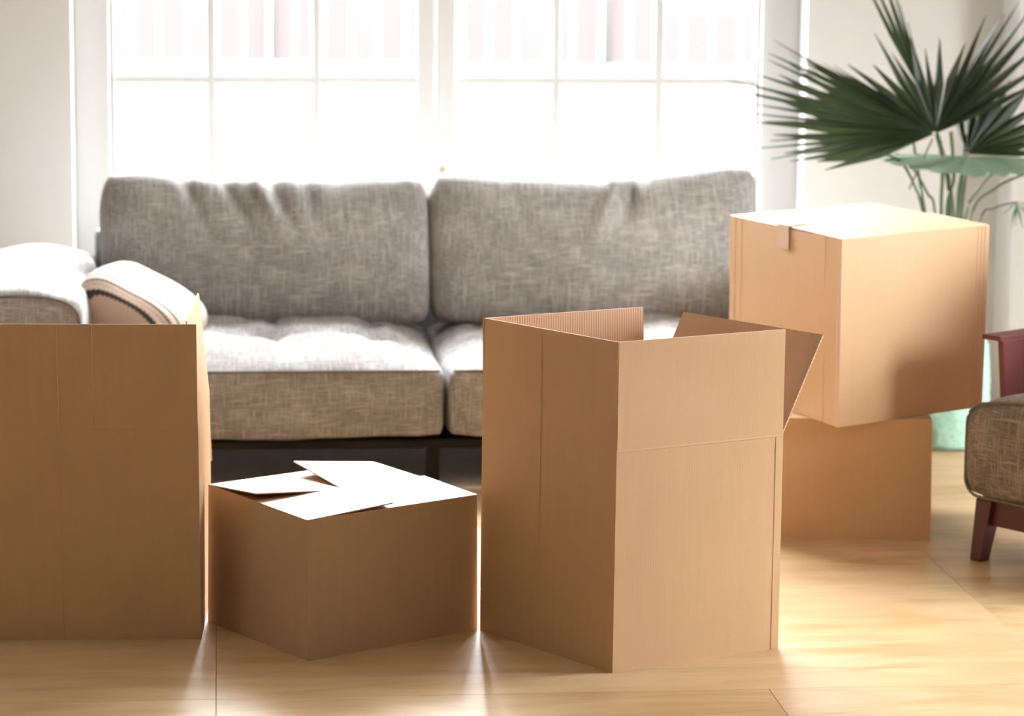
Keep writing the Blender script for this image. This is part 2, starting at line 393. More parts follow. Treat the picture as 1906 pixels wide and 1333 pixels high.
# right wall with its own window opening (beside the camera, out of the frame)
RW0, RW1 = 5.4, 7.1
bm = bmesh.new()
box(bm, (RX, NY, 0), (RX + .3, RW0, CEIL)); box(bm, (RX, RW1, 0), (RX + .3, WALL, CEIL)); box(bm, (RX, RW0, 0), (RX + .3, RW1, .5)); box(bm, (RX, RW0, 1.95), (RX + .3, RW1, CEIL))
tag(room_obj(from_bm('wall_right', bm, M['wall'])), kind='structure')
bm = bmesh.new(); box(bm, (LX - .3, NY, 0), (LX, WALL, CEIL))
tag(room_obj(from_bm('wall_left', bm, M['walld'])), kind='structure')
bm = bmesh.new(); box(bm, (LX - .3, NY - .3, 0), (RX + .3, NY, CEIL))
tag(room_obj(from_bm('wall_front', bm, M['walld'])), kind='structure')
bm = bmesh.new(); box(bm, (LX - .3, NY - .3, CEIL), (RX + .3, WALL + T_, CEIL + .2))
tag(room_obj(from_bm('ceiling', bm, M['ceil'])), kind='structure')
portal('sky_portal', V(((OL + OR) / 2, WALL + T_ + .02, (SILL + HEAD) / 2)), OR - OL, HEAD - SILL, 0).matrix_world = \
    ROOM @ Matrix.Translation(V(((OL + OR) / 2, WALL + T_ + .02, (SILL + HEAD) / 2))) @ Matrix.Rotation(math.radians(-90), 4, 'X')
po = portal('sky_portal', V((0, 0, 0)), 1, 1, 0); po.data.size = RW1 - RW0; po.data.size_y = 1.45
po.matrix_world = ROOM @ Matrix.Translation(V((RX + .32, (RW0 + RW1) / 2, 1.22))) @ Matrix.Rotation(math.radians(90), 4, 'Z') @ Matrix.Rotation(math.radians(90), 4, 'X') @ Matrix.Rotation(math.radians(180), 4, 'X')

# floor: plywood sheets laid on a dark subfloor
fl = boxobj('floor', (LX - .3, NY - .3, -.12), (RX + .3, WALL + T_, -.014), M['subfloor']); room_obj(fl); tag(fl, kind='structure')
_, _ = 0, 0
def roomxy(px, py):
    p = at_z(px, py, 0); return p.dot(EX), p.dot(EY)
yA = roomxy(1500, 1281)[1]; yB = roomxy(1870, 1023)[1]
xL = roomxy(402, 1310)[0]; xR = roomxy(1850, 1147)[0]; xM = roomxy(1448, 1306)[0]
rows = [(yA - 1.37 * 7, yA - 1.37 * 6), (yA - 1.37 * 6, yA - 1.37 * 5), (yA - 1.37 * 5, yA - 1.37 * 4), (yA - 1.37 * 4, yA - 1.37 * 3), (yA - 1.37 * 3, yA - 1.37 * 2), (yA - 1.37 * 2, yA - 1.37), (yA - 1.37, yA), (yA, yB), (yB, yB + 1.37), (yB + 1.37, WALL)]
rows = [(NY, rows[0][0])] + rows if rows[0][0] > NY else rows
for ri, (a, b) in enumerate(rows):
    a = max(a, NY); b = min(b, WALL)
    if b - a < .05: continue
    if abs(b - yA) < .01: xs = [LX, xL - 2.36, xL - 1.18, xL, xM, xM + 1.18, RX]
    elif abs(a - yA) < .01: xs = [LX, xL - 1.77, xL, xR, RX]
    else:
        xs = [LX]; x = LX + (0.6 if ri % 2 else 1.3)
        while x < RX - .3: xs.append(x); x += 1.77
        xs.append(RX)
    for x0, x1 in zip(xs[:-1], xs[1:]):
        g = .0004
        bmm = bmesh.new(); cx, cy = (x0 + x1) / 2, (a + b) / 2
        box(bmm, (x0 + g - cx, a + g - cy, -.012), (x1 - g - cx, b - g - cy, 0))
        bmesh.ops.bevel(bmm, geom=[e for e in bmm.edges if all(v.co.z > -.001 for v in e.verts)], offset=.0006, segments=1, affect='EDGES')
        p = from_bm('floor_panel', bmm, M['ply'], fl); p.location = (cx, cy, 0)

# window: frame, two casements with stiles, muntins, panes
win = empty('window_1'); win.matrix_world = ROOM.copy(); tag(win, kind='structure')
Yw0, Yw1 = WALL + REC, WALL + REC + .06
def wb(name, x0, x1, z0, z1, y0=Yw0, y1=Yw1, mat='white', bev=.004, parent=win):
    return boxobj(name, (x0, y0, z0), (x1, y1, z1), M[mat], parent, bev)
fL0, fL1, fR0, fR1 = sx(130), sx(205), sx(1413), sx(1500)
wb('frame_post', OL, fL1, SILL, HEAD, Yw0 - .02, Yw1 + .03); wb('frame_post', fR0, OR, SILL, HEAD, Yw0 - .02, Yw1 + .03)
wb('frame_rail', fL1, fR0, SILL, SILL + .06, Yw0 - .02, Yw1 + .03); wb('frame_rail', fL1, fR0, HEAD - .06, HEAD, Yw0 - .02, Yw1 + .03)
boxobj('window_sill', (OL - .03, WALL - .03, SILL - .03), (OR + .03, WALL + REC - .02, SILL), M['white'], win, .006)
mz = at_room(600, 149, Yw0)[1]
ph = 0.46
zs = [mz - ph, mz, mz + ph, mz + 2 * ph, mz + 3 * ph]
zs = [z for z in zs if SILL + .15 < z < HEAD - .15]
for (a, b, cols) in ((fL1, sx(810), ((215, 385), (402, 581), (598, 775))), (sx(812), fR0, ((848, 1027), (1043, 1217), (1235, 1405)))):
    z0, z1 = SILL + .062, HEAD - .062
    cs = [(sx(p), sx(q)) for p, q in cols]
    g = .0015
    wb('sash_stile', a + g, cs[0][0], z0, z1); wb('sash_stile', cs[2][1], b - g, z0, z1)
    wb('sash_rail', cs[0][0], cs[2][1], z0, z0 + .07); wb('sash_rail', cs[0][0], cs[2][1], z1 - .06, z1)
    for k in (0, 1): wb('muntin', cs[k][1], cs[k + 1][0], z0 + .07, z1 - .06, Yw0 + .008, Yw1 - .008)
    lev = [z0 + .07] + zs + [z1 - .06]
    for c0, c1 in cs:
        for z in zs: wb('muntin', c0, c1, z - .015, z + .015, Yw0 + .01, Yw1 - .01)
        for q0, q1 in zip(lev[:-1], lev[1:]):
            wb('pane', c0 - .004, c1 + .004, q0, q1, Yw0 + .028, Yw0 + .032, 'glass', 0)
kx, kz = at_room(824, 316, Yw0)
kh = tube('keyhole', [(kx, Yw0 + .002, kz), (kx, Yw0 - .006, kz)], .008, M['brass'], win, 12)
# second window (beside the camera, gives the side light)
w2 = empty('window_2'); w2.matrix_world = ROOM.copy(); tag(w2, kind='structure')
for y in (RW0 + .03, (RW0 + RW1) / 2, RW1 - .03): boxobj('frame_post', (RX + .12, y - .03, .5), (RX + .18, y + .03, 1.95), M['white'], w2)
for z in (.53, 1.92): boxobj('frame_rail', (RX + .12, RW0, z - .03), (RX + .18, RW1, z + .03), M['white'], w2)
for k in range(2):
    ya = RW0 + .06 + k * (RW1 - RW0 - .06) / 2; boxobj('pane', (RX + .148, ya, .56), (RX + .152, ya + (RW1 - RW0) / 2 - .09, 1.89), M['glass'], w2)

# outside: paving and a red clad building with downpipes
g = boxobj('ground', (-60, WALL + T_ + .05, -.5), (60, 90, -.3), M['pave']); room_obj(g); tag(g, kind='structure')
BY = 30.0
bl = empty('clad_building'); tag(bl, 'overexposed red clad building seen outside through the white window', 'building')
def bcol(px, py): p = at_y(px, py, BY); return p
zb = bcol(700, 118).z
def face_box(name, x0, x1, z0, z1, y0, y1, mat): return boxobj(name, (x0, y0, z0), (x1, y1, z1), M[mat], bl)
face_box('plinth', -14, 14, -.3, zb - .01, BY + .02, BY + 6, 'plinth')
x = bcol(150, 50).x; k = 0
rt = bcol(1222, 50).x; xe = bcol(1415, 50).x; zt = bcol(1300, 24).z
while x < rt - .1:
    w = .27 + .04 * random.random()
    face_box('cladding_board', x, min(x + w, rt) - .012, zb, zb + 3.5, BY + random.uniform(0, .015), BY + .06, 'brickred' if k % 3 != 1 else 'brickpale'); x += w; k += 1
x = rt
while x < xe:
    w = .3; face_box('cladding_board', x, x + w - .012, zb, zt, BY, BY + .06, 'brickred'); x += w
for pxx in (507, 1132):
    p = bcol(pxx, 100)
    tube('downpipe', [(p.x, BY - .06, zb + 3), (p.x, BY - .06, bcol(pxx, 186).z)], .022, M['pipegrey'], bl, 10)

# ================================================================== CARTONS
mats_c = [M['card'], M['card2'], M['edge']]; mats_s = [M['cardS'], M['card2'], M['edge']]
Z = V((0, 0, 1))
def mean(P): return sum(P, V((0, 0, 0))) / len(P)

# --- open tall carton in the middle
F, R_, L_ = at_z(1140, 1253, 0), at_z(1448, 1207, 0), at_z(893, 1174, 0)
H = 0.738; ZC = 0.495
P0 = [F, R_, L_ + R_ - F, L_]
Ft, Rt, Lt = at_z(1152, 637, H), at_z(1463, 613, H), at_z(900, 592, H)
Pt = [Ft, Rt, Lt + Rt - Ft, Lt]
Pc = [lerp(P0[k], Pt[k], ZC / H) for k in range(4)]
for p in Pc: p.z = ZC
org = mean(P0)
bc = carton('cardboard_box', P0, Pc, org, mats_c, .001, 1)
tag(bc, 'tall open cardboard box in the middle of the floor, flaps standing up', 'box')
eR = unit(R_ - F); eL = unit(L_ - F)
flap_up(bc, Pc[0], Pc[1], Pt[0], Pt[1], eL, mats_c, org, 2.0, -.002, .001)        # front right
flap_up(bc, Pc[3], Pc[0], Pt[3], Pt[0] + eR * -.002, eR, mats_c, org, 5.0, .0, .001, .0002)  # front left
flap_up(bc, Pc[2], Pc[3], Pt[2] + eR * -.01, Pt[3] - eR * .004, -eL, mats_c, org, 7.0, .002, .002)
ph_ = math.radians(26); ln = .247
q = [Pc[1] + (eR * math.sin(ph_) + Z * math.cos(ph_)) * ln, Pc[2] + (eR * math.sin(ph_) + Z * math.cos(ph_)) * ln]
nin = (-eR * math.cos(ph_) + Z * math.sin(ph_))
flap_up(bc, Pc[1], Pc[2], q[0], q[1], nin, mats_c, org, 9.0, .003, .002)
nFR = -eL; nFL = -eR
ridge(bc, lerp(Pc[0], Pc[1], .0) + nFR * .0003, Pc[1] + nFR * .0003, nFR, org, .003, .0006, 'fold_line')
for t in (.955,): ridge(bc, lerp(P0[0], P0[1], t) + nFR * .0006, lerp(Pc[0], Pc[1], t) + nFR * .0006, nFR, org, .001, .0005)
ridge(bc, lerp(P0[3], P0[0], .45) + nFL * .0012, lerp(Pc[3], Pc[0], .45) + nFL * .0012, nFL, org)
ridge(bc, lerp(Pc[3], Pc[0], .45) + nFL * .003, lerp(Pt[3], Pt[0], .45) + nFL * .002, nFL, org)

# --- open tall carton at the left edge
F = at_z(375, 1190, 0)
yw = math.radians(3.2); eR2 = V((math.cos(yw), math.sin(yw), 0)); eB2 = V((-math.sin(yw), math.cos(yw), 0))
w_, d_ = .49, .49
P0 = [F - eR2 * w_, F, F + eB2 * d_, F - eR2 * w_ + eB2 * d_]   # front left, front right, back right, back left
tp = at_z(366, 604, H); sh = tp - F; sh.z = 0
Pc = [p + sh * (ZC / H) + Z * ZC for p in P0]; Pt = [p + sh + Z * H for p in P0]
org = mean(P0)
bl_ = carton('cardboard_box', P0, Pc, org, mats_c, .001, 31)
tag(bl_, 'tall open cardboard box cut off by the left edge, front panel square to view', 'box')
flap_up(bl_, Pc[0], Pc[1], Pt[0], Pt[1], eB2, mats_c, org, 33, .001, .001)
a = math.radians(5.5)
tl = lambda p: p + (-eR2 * math.sin(a) + Z * math.cos(a)) * .247
flap_up(bl_, Pc[1], Pc[2], tl(Pc[1]) + eB2 * .012, tl(Pc[2]), -eR2, mats_c, org, 35, .003, .003)
dn = lambda p, o_: p + (o_ * math.cos(.9) - Z * math.sin(.9)) * .247
flap_up(bl_, Pc[2], Pc[3], dn(Pc[2], eB2), dn(Pc[3], eB2), Z * -1, mats_c, org, 37, 0, .003)
flap_up(bl_, Pc[3], Pc[0], dn(Pc[3], -eR2), dn(Pc[0], -eR2), Z * -1, mats_c, org, 39, 0, .003)
ridge(bl_, Pc[0] - eB2 * .0002, Pc[1] - eB2 * .0002, -eB2, org, .002, .0006, 'fold_line')
for t in (.36, .52): ridge(bl_, lerp(Pc[0], Pc[1], t) - eB2 * .001, lerp(Pt[0], Pt[1], t) - eB2 * .001, -eB2, org, .0018, .0008)
for t in (.36,): ridge(bl_, lerp(P0[0], P0[1], t) - eB2 * .001, lerp(Pc[0], Pc[1], t) - eB2 * .001, -eB2, org, .0012, .0005)

# --- low closed carton with interleaved flaps
F, R_, L_ = at_z(574, 1231, 0), at_z(889, 1172, 0), at_z(387, 1157, 0)
HS = .323
Ft, Rt, Lt = at_z(572, 970, HS), at_z(888, 922, HS), at_z(388, 903, HS)
P0 = [F, R_, L_ + R_ - F, L_]; Pt = [Ft, Rt, Lt + Rt - Ft, Lt]; org = mean(P0)
bs = carton('cardboard_box', P0, Pt, org, mats_s, .001, 51)
tag(bs, 'low brown cardboard box between the two tall open boxes, flaps folded in', 'box')
Ft, Rt, Bt, Lt = Pt
def pin(a, b, fa, fb, dirn, za, zb_, seed):
    """closing flap: hinge a-b, free corners at fa, fb raised by za, zb_"""
    zz = Z * .002
    o = [a + zz, b + zz, fb + Z * zb_, fa + Z * za]
    i = [p - Z * .003 for p in o]
    return slab('flap', o, i, mats_s, bs, 0, seed=seed, org=org, n=10, m=10)
half = lambda p, q_: lerp(p, q_, .494)
pin(Bt, Lt, half(Bt, Rt), half(Lt, Ft), 0, -.020, .021, 61)      # left back flap
pin(Lt, Ft, half(Lt, Bt), half(Ft, Rt), 0, -.004, .013, 64)      # left front flap
pin(Ft, Rt, half(Ft, Lt), half(Rt, Bt), 0, -.004, .007, 67)      # right front flap
pin(Rt, Bt, half(Rt, Ft), half(Bt, Lt), 0, -.026, .030, 69)      # right back flap, raised

# --- lower box of the stack on the right
DZ = .328
a0, b0 = at_z(1732, 1007, 0), at_z(1462, 1003, 0)
eX = unit(a0 - b0); eD = V((-eX.y, eX.x, 0)); wD = .49
P0 = [a0 - eX * wD, a0, a0 + eD * .49, a0 - eX * wD + eD * .49]
sh = at_z(1735, 783, DZ) - a0; sh.z = 0
Pt = [p + sh + Z * DZ for p in P0]; org = mean(P0)
bd = carton('cardboard_box', P0, Pt, org, mats_c, .0005, 81)
tag(bd, 'dark shaded cardboard box on the floor under the big closed box', 'box')
for (a, b, c, d) in ((0, 1, 2, 3), (2, 3, 0, 1)):
    A, B = Pt[a], Pt[b]; A2, B2 = lerp(Pt[a], Pt[d], .495), lerp(Pt[b], Pt[c], .495)
    o = [A + Z * .002, B + Z * .002, B2 + Z * .002, A2 + Z * .002]
    slab('flap', o, [p - Z * .003 for p in o], mats_c, bd, 0, seed=85 + a, org=org)

# --- big closed box on top
Z0 = DZ + .003; s_ = (CAMH - Z0) / (CAMH - .3907); Z1 = CAMH - .7804 * s_
F, R_ = at_z(1561, 796, Z0), at_z(1828, 757, Z0)
Ft, Rt, Lt = at_z(1568, 447, Z1), at_z(1842, 420, Z1), at_z(1359, 402, Z1)
L_ = F + (Lt - Ft) * V((1, 1, 0)).x; L_.z = Z0
P0 = [F, R_, L_ + R_ - F, L_]; Pt = [Ft, Rt, Lt + Rt - Ft, Lt]; org = mean(P0)
bt = carton('cardboard_box', P0, Pt, org, mats_c, .004, 101)
tag(bt, 'big closed taped cardboard box stacked on another box in front of the palm', 'box')
for (a, b, c, d, r) in ((0, 1, 2, 3, .006), (2, 3, 0, 1, .002)):
    A, B = Pt[a], Pt[b]; A2, B2 = lerp(Pt[a], Pt[d], .489), lerp(Pt[b], Pt[c], .489)
    o = [A + Z * .002, B + Z * .002, B2 + Z * r, A2 + Z * r]
    slab('flap', o, [p - Z * .003 for p in o], mats_c, bt, .002, seed=105 + a, org=org)
for (a, b, c, d) in ((1, 2, 3, 0), (3, 0, 1, 2)):      # inner flaps below
    A, B = lerp(Pt[a], Pt[b], .02), lerp(Pt[a], Pt[b], .98); A2, B2 = lerp(A, Pt[d], .45), lerp(B, Pt[c], .45)
    o = [A - Z * .006, B - Z * .006, B2 - Z * .006, A2 - Z * .006]
    slab('inner_flap', o, [p - Z * .003 for p in o], mats_c, bt, 0, seed=115 + a, org=org)
eR = unit(Rt - Ft); eL = unit(Lt - Ft); nFL = -eR; nFR = -eL
mid = lerp(Ft, Lt, .5)
tp_ = [mid + nFL * .0034 - Z * .055, mid + nFL * .0040 + Z * .0075, mid + eR * .07 + Z * .0085]
for A, B, nn in ((tp_[0], tp_[1], nFL), (tp_[1], tp_[2], Z)):
    o = [A - eL * .032, A + eL * .032, B + eL * .032, B - eL * .032]
    slab('tape', [p + nn * .0006 for p in o], o, [M['tape']] * 3, bt, 0, seed=140, org=org, n=3, m=3)
for t in (.03, .055, .08): ridge(bt, lerp(P0[0], P0[1], 1 - t) + nFR * .001, lerp(Pt[0], Pt[1], 1 - t) + nFR * .001, nFR, org, .0012, .0006)
for t in (.05, .11, .86): ridge(bt, lerp(P0[3], P0[0], t) + nFL * .0012, lerp(Pt[3], Pt[0], t) + nFL * .0012, nFL, org, .0012, .0006)
# glued side seam along the front corner
o = [lerp(P0[3], P0[0], .965) + nFL * .0015, P0[0] + nFL * .0015, Pt[0] + nFL * .0015, lerp(Pt[3], Pt[0], .965) + nFL * .0015]
slab('glue_seam', o, [p - nFL * .0014 for p in o], [M['edge'], M['card2'], M['edge']], bt, 0, seed=130, org=org, n=2, m=8)

# ================================================================== SOFA
SYAW = 0.105
SEAT = .36
so = at_z(832, 688, SEAT)                 # top front edge of the seats at their seam
sofa = empty('sofa', V((so.x, so.y, 0)), SYAW)
tag(sofa, 'grey woven linen two-seat sofa standing in front of the window', 'sofa')
def inv(px, py, z):
    p = at_z(px, py, z); d = p - V((so.x, so.y, 0)); c, s = math.cos(-SYAW), math.sin(-SYAW)
    return V((d.x * c - d.y * s, d.x * s + d.y * c, z))
lx = inv(175, 600, SEAT + .12).x          # inner face of left arm
rx_ = -lx
SB = SEAT - .208                          # underside of the seat cushions
def seatfn(q, p, n):
    if p.z > .2: q.z += .026 * (1 - p.x ** 4) * (1 - abs(p.y) ** 4) * p.z + .024 * (p.y + 1) / 2 * p.z * (1 - p.x ** 6)
    return q
for k, (x0, x1) in enumerate(((lx, 0), (0, rx_))):
    w = x1 - x0
    dm = [(-w * .33, -.10, .05, .045), (0, -.10, .05, .06), (w * .33, -.10, .05, .06), (-w * .33, .14, .045, .06), (0, .14, .045, .06), (w * .33, .14, .045, .06)]
    cu = cushion('seat_cushion', w - .001, .98, SEAT - SB, .036, M['sofa'], sofa, ((x0 + x1) / 2, .49, (SEAT + SB) / 2), (0, 0, 0), (.006, .006, .024), .008, 3 + 5 * k, 60, dm, seatfn)
    zt_ = (SEAT - SB) / 2 - .004
    loop = [(-w / 2 + .02, -.487, zt_ - .002), (-w / 4, -.493, zt_), (0, -.493, zt_), (w / 4, -.493, zt_), (w / 2 - .02, -.487, zt_ - .002)]
    pp = tube('piping', smoothline([V(p) for p in loop], 6), .0045, M['pipe'], cu, 8)
def backfn(seed):
    left = seed < 5
    def f(q, p, n):
        if p.z > 0:
            sag = .026 * (1 - p.x * p.x)
            q.z -= sag * p.z
            if left: q.z -= .010 * max(0, p.x) * p.z
            else: q.z += (.022 * max(0, p.x) - .0) * p.z
        if p.y < 0:
            fall = max(0, (p.z - .0)) ** .8
            wv = sum(math.exp(-((q.x - cx - (q.z) * sl) / .016) ** 2) * am for cx, sl, am in (((-.16, -.45, .016), (-.02, -.55, .015), (.06, -.45, -.016), (.10, -.40, .016), (.17, -.25, .012)) if left else ((-.02, .35, -.018), (.03, .55, .016), (.08, .25, .014), (-.2, -.4, .007))))
            q.y += 1.7 * wv * fall
        return q
    return f
zB, zT = SEAT + .012, SEAT + .499
BYL = .80
for k, (x0, x1) in enumerate(((lx + .002, .006), (.008, rx_ + .035))):
    w = x1 - x0; hh = zT - zB
    cushion('back_cushion', w + .004, .19, hh, .068, M['sofa'], sofa, ((x0 + x1) / 2, BYL, (zB + zT) / 2), (-.20, 0, .0), (.004, .035, .0), .008, 11 + 7 * k, 40, (), backfn(k * 9))
def armfn(q, p, n):
    if p.z > 0: q.z += (.030 * (1 - p.x * p.x) + .025 * (p.y + 1) / 2) * p.z
    return q
for s, xa in ((0, lx - .40), (1, rx_ + .005)):
    aw = .38; ah = .405; az = SB + .005 + ah / 2
    aln = 1.0 - .16 * s
    ar = cushion('arm', aw, aln, ah, .035, M['sofa'], sofa, (xa + aw / 2 + .02 * s, 1.03 - aln / 2, az), (0, 0, 0), (.012, .006, 0), .006, 30 + 9 * s, 26, (), armfn)
    t_ = ah / 2 - .015
    lp = [(-aw / 2 + .03, -aln / 2 + .003, -.16), (-aw / 2 + .014, -aln / 2, .1), (-aw / 2 + .03, -aln / 2, t_ - .01), (-aw / 4, -aln / 2, t_ + .02), (0, -aln / 2 - .002, t_ + .027), (aw / 4, -aln / 2, t_ + .02), (aw / 2 - .03, -aln / 2, t_ - .01), (aw / 2 - .014, -aln / 2, .1), (aw / 2 - .03, -aln / 2 + .003, -.16)]
    tube('piping', smoothline([V(p) for p in lp], 6), .0045, M['pipe'], ar, 8)
boxobj('back_frame', (lx - .03, BYL + .15, SB), (rx_ + .03, BYL + .25, .66), M['sofa'], sofa, .02)
boxobj('base_frame', (lx - .38, .03, SB - .028), (rx_ + .36, 1.02, SB - .002), M['dark'], sofa, .004)
for x in (lx - .35, -.035, rx_ + .33):
    for y in (.07, .96):
        if abs(x) < .1 and y > .5: continue
        boxobj('leg', (x - .018, y - .018, .0122), (x + .018, y + .018, SB - .027), M['dark'], sofa, .002)
rg = empty('rug', V((so.x, so.y, 0)), SYAW); tag(rg, 'dark grey rug lying on the floor underneath the sofa', 'rug')
boxobj('pile', (lx - .45, .02, 0.0003), (rx_ + .4, 1.3, .012), M['rug'], rg, .003)

# ================================================================== STRIPED PILLOW
pc = at_y(262, 582, 8.24)
def pillow_mesh(a, t):
    bm = bmesh.new(); n = 40; top = {}; bot = {}
    for i in range(n + 1):
        for j in range(n + 1):
            u, v = -1 + 2 * i / n, -1 + 2 * j / n
            k = (max(0, 1 - u ** 4) * max(0, 1 - v ** 4)) ** .42
            x, y = u * a * math.sqrt(1 - .30 * v * v), v * a * math.sqrt(1 - .30 * u * u)
            w = .006 * noise.noise(V((x * 9, y * 9, 3)))
            top[i, j] = bm.verts.new((x, y, (t + w) * k)); 
            bot[i, j] = top[i, j] if (i in (0, n) or j in (0, n)) else bm.verts.new((x, y, -(t + w) * k))
    for i in range(n):
        for j in range(n):
            bm.faces.new((top[i, j], top[i + 1, j], top[i + 1, j + 1], top[i, j + 1]))
            bm.faces.new((bot[i, j], bot[i, j + 1], bot[i + 1, j + 1], bot[i + 1, j]))
    return bm
pl = from_bm('striped_pillow', pillow_mesh(.188, .10), M['stripe'], None, True)
pl.location = pc
pl.rotation_euler = (math.radians(4), math.radians(27), math.radians(-14))
tag(pl, 'cream cushion with dark zigzag stripes leaning on the left sofa arm', 'cushion')

# ================================================================== ARMCHAIR
ca = at_z(1811, 1042, 0)
ch = empty('armchair', V((ca.x, ca.y, 0)), math.radians(-50))
tag(ch, 'taupe linen armchair with burgundy arms and dark legs at the right edge', 'armchair')
CW, CDp = .67, .64
def cfn(q, p, n):
    if p.z > 0: q.z += .035 * (1 - p.x ** 2) * p.z
    t = min(1, max(0, (p.y + .85) / .3)); q.x -= p.x * .036 * t * t * (3 - 2 * t)   # squeezed between the arms
    return q
cu = cushion('seat_cushion', CW, CDp, .265, .062, M['chair'], ch, (CW / 2 - .045, CDp / 2 - .03, .158 + .1325), (0, 0, 0), (.010, .008, .012), .004, 50, 30, (), cfn)
lp = []
for cx, cz, a0_ in ((CW / 2 - .062, .0705, 0), (-CW / 2 + .062, .0705, 90), (-CW / 2 + .062, -.0705, 180), (CW / 2 - .062, -.0705, 270)):
    for k in range(6):
        an = math.radians(a0_ + k * 18); x_ = cx + .047 * math.cos(an); z_ = cz + .047 * math.sin(an)
        lp.append(V((x_ + .004 * (1 if x_ < 0 else -1), -CDp / 2 + .018, z_ + (.03 * (1 - (x_ / CW * 2) ** 2) if z_ > 0 else 0))))
    if a0_ == 0:
        for k in range(1, 8):
            x_ = (CW / 2 - .062) * (1 - k / 4); lp.append(V((x_, -CDp / 2 + .017, .0705 + .047 + .003 + .03 * (1 - (x_ / CW * 2) ** 2))))
tube('piping', lp, .004, M['pipe'], cu, 8, True)
boxobj('front_rail', (.01, .02, .095), (CW - .07, .05, .17), M['wined'], ch, .003)
boxobj('side_rail', (.0, .03, .095), (.03, CDp - .05, .17), M['wined'], ch, .003)
boxobj('side_rail', (CW - .10, .03, .095), (CW - .07, CDp - .05, .17), M['wined'], ch, .003)
def leg(x, y, sxn, syn):
    b = [(x - .018 - sxn * .012, y - .018 - syn * .02, 0), (x + .018 - sxn * .012, y - .018 - syn * .02, 0), (x + .018 - sxn * .012, y + .018 - syn * .02, 0), (x - .018 - sxn * .012, y + .018 - syn * .02, 0)]
    t = [(x - .026, y - .026, .165), (x + .026, y - .026, .165), (x + .026, y + .026, .165), (x - .026, y + .026, .165)]
    return hexa('leg', b, t, M['wined'], ch, .003)
leg(.025, .03, 1, 1); leg(CW - .09, .03, -1, 1); leg(.025, CDp - .06, 1, -1); leg(CW - .09, CDp - .06, -1, -1)
for s, x in ((-1, -.037), (1, CW - .068)):
    t = .018
    hexa('arm_panel', [(x, .16, .12), (x + t, .16, .12), (x + t, .70, .12), (x, .70, .12)], [(x, .11, .565), (x + t, .11, .565), (x + t, .74, .565), (x, .74, .565)], M['wine'], ch, .002)
    xo = x + s * .045
    a_, b_ = (xo, x + t) if s < 0 else (x, xo + t)
    hexa('arm_rest', [(a_, .10, .565), (b_, .10, .565), (b_, .74, .565), (a_, .74, .565)], [(a_, .10, .578), (b_, .10, .578), (b_, .74, .578), (a_, .74, .578)], M['wine'], ch, .002)
cushion('back_cushion', CW - .04, .18, .46, .05, M['chair'], ch, (CW / 2 - .032, CDp - .02, .64), (-.22, 0, 0), (0, .02, 0), .004, 60, 20)

# ================================================================== POTTED PALM
PY = 8.45
pb = at_y(1772, 836, PY); pb = at_z(1770, 842, 0)
pot = empty('potted_palm', V((pb.x, pb.y + .13, 0))); PO = V(pot.location)
tag(pot, 'dark green fan palm in a fuzzy mint pot beside the window', 'plant')
def lathe(name, prof, mat, parent, n=40, wob=0.0):
    bm = bmesh.new(); rings = []
    for r, z in prof:
        rings.append([bm.verts.new(((r + wob * noise.noise(V((math.cos(k * 2 * math.pi / n) * 6, math.sin(k * 2 * math.pi / n) * 6, z * 30)))) * math.cos(k * 2 * math.pi / n), (r + wob * noise.noise(V((math.cos(k * 2 * math.pi / n) * 6, math.sin(k * 2 * math.pi / n) * 6, z * 30)))) * math.sin(k * 2 * math.pi / n), z)) for k in range(n)])
    for A, B in zip(rings[:-1], rings[1:]):
        for k in range(n): bm.faces.new((A[k], A[(k + 1) % n], B[(k + 1) % n], B[k]))
    bm.faces.new(rings[0]); bm.faces.new(rings[-1])
    return from_bm(name, bm, mat, parent, True)
lathe('pot', [(.112, 0), (.122, .01)] + [(.124 + .012 * math.sin(math.pi * k / 24) + .003 * math.sin(k * 3.1), .012 + k * .0135) for k in range(24)] + [(.118, .343), (.105, .34), (.10, .31)], M['mint'], pot, 64, .004)
lathe('soil', [(.101, .28), (.101, .312), (.05, .318), (.01, .32)], M['soil'], pot)
PYh = PO.y
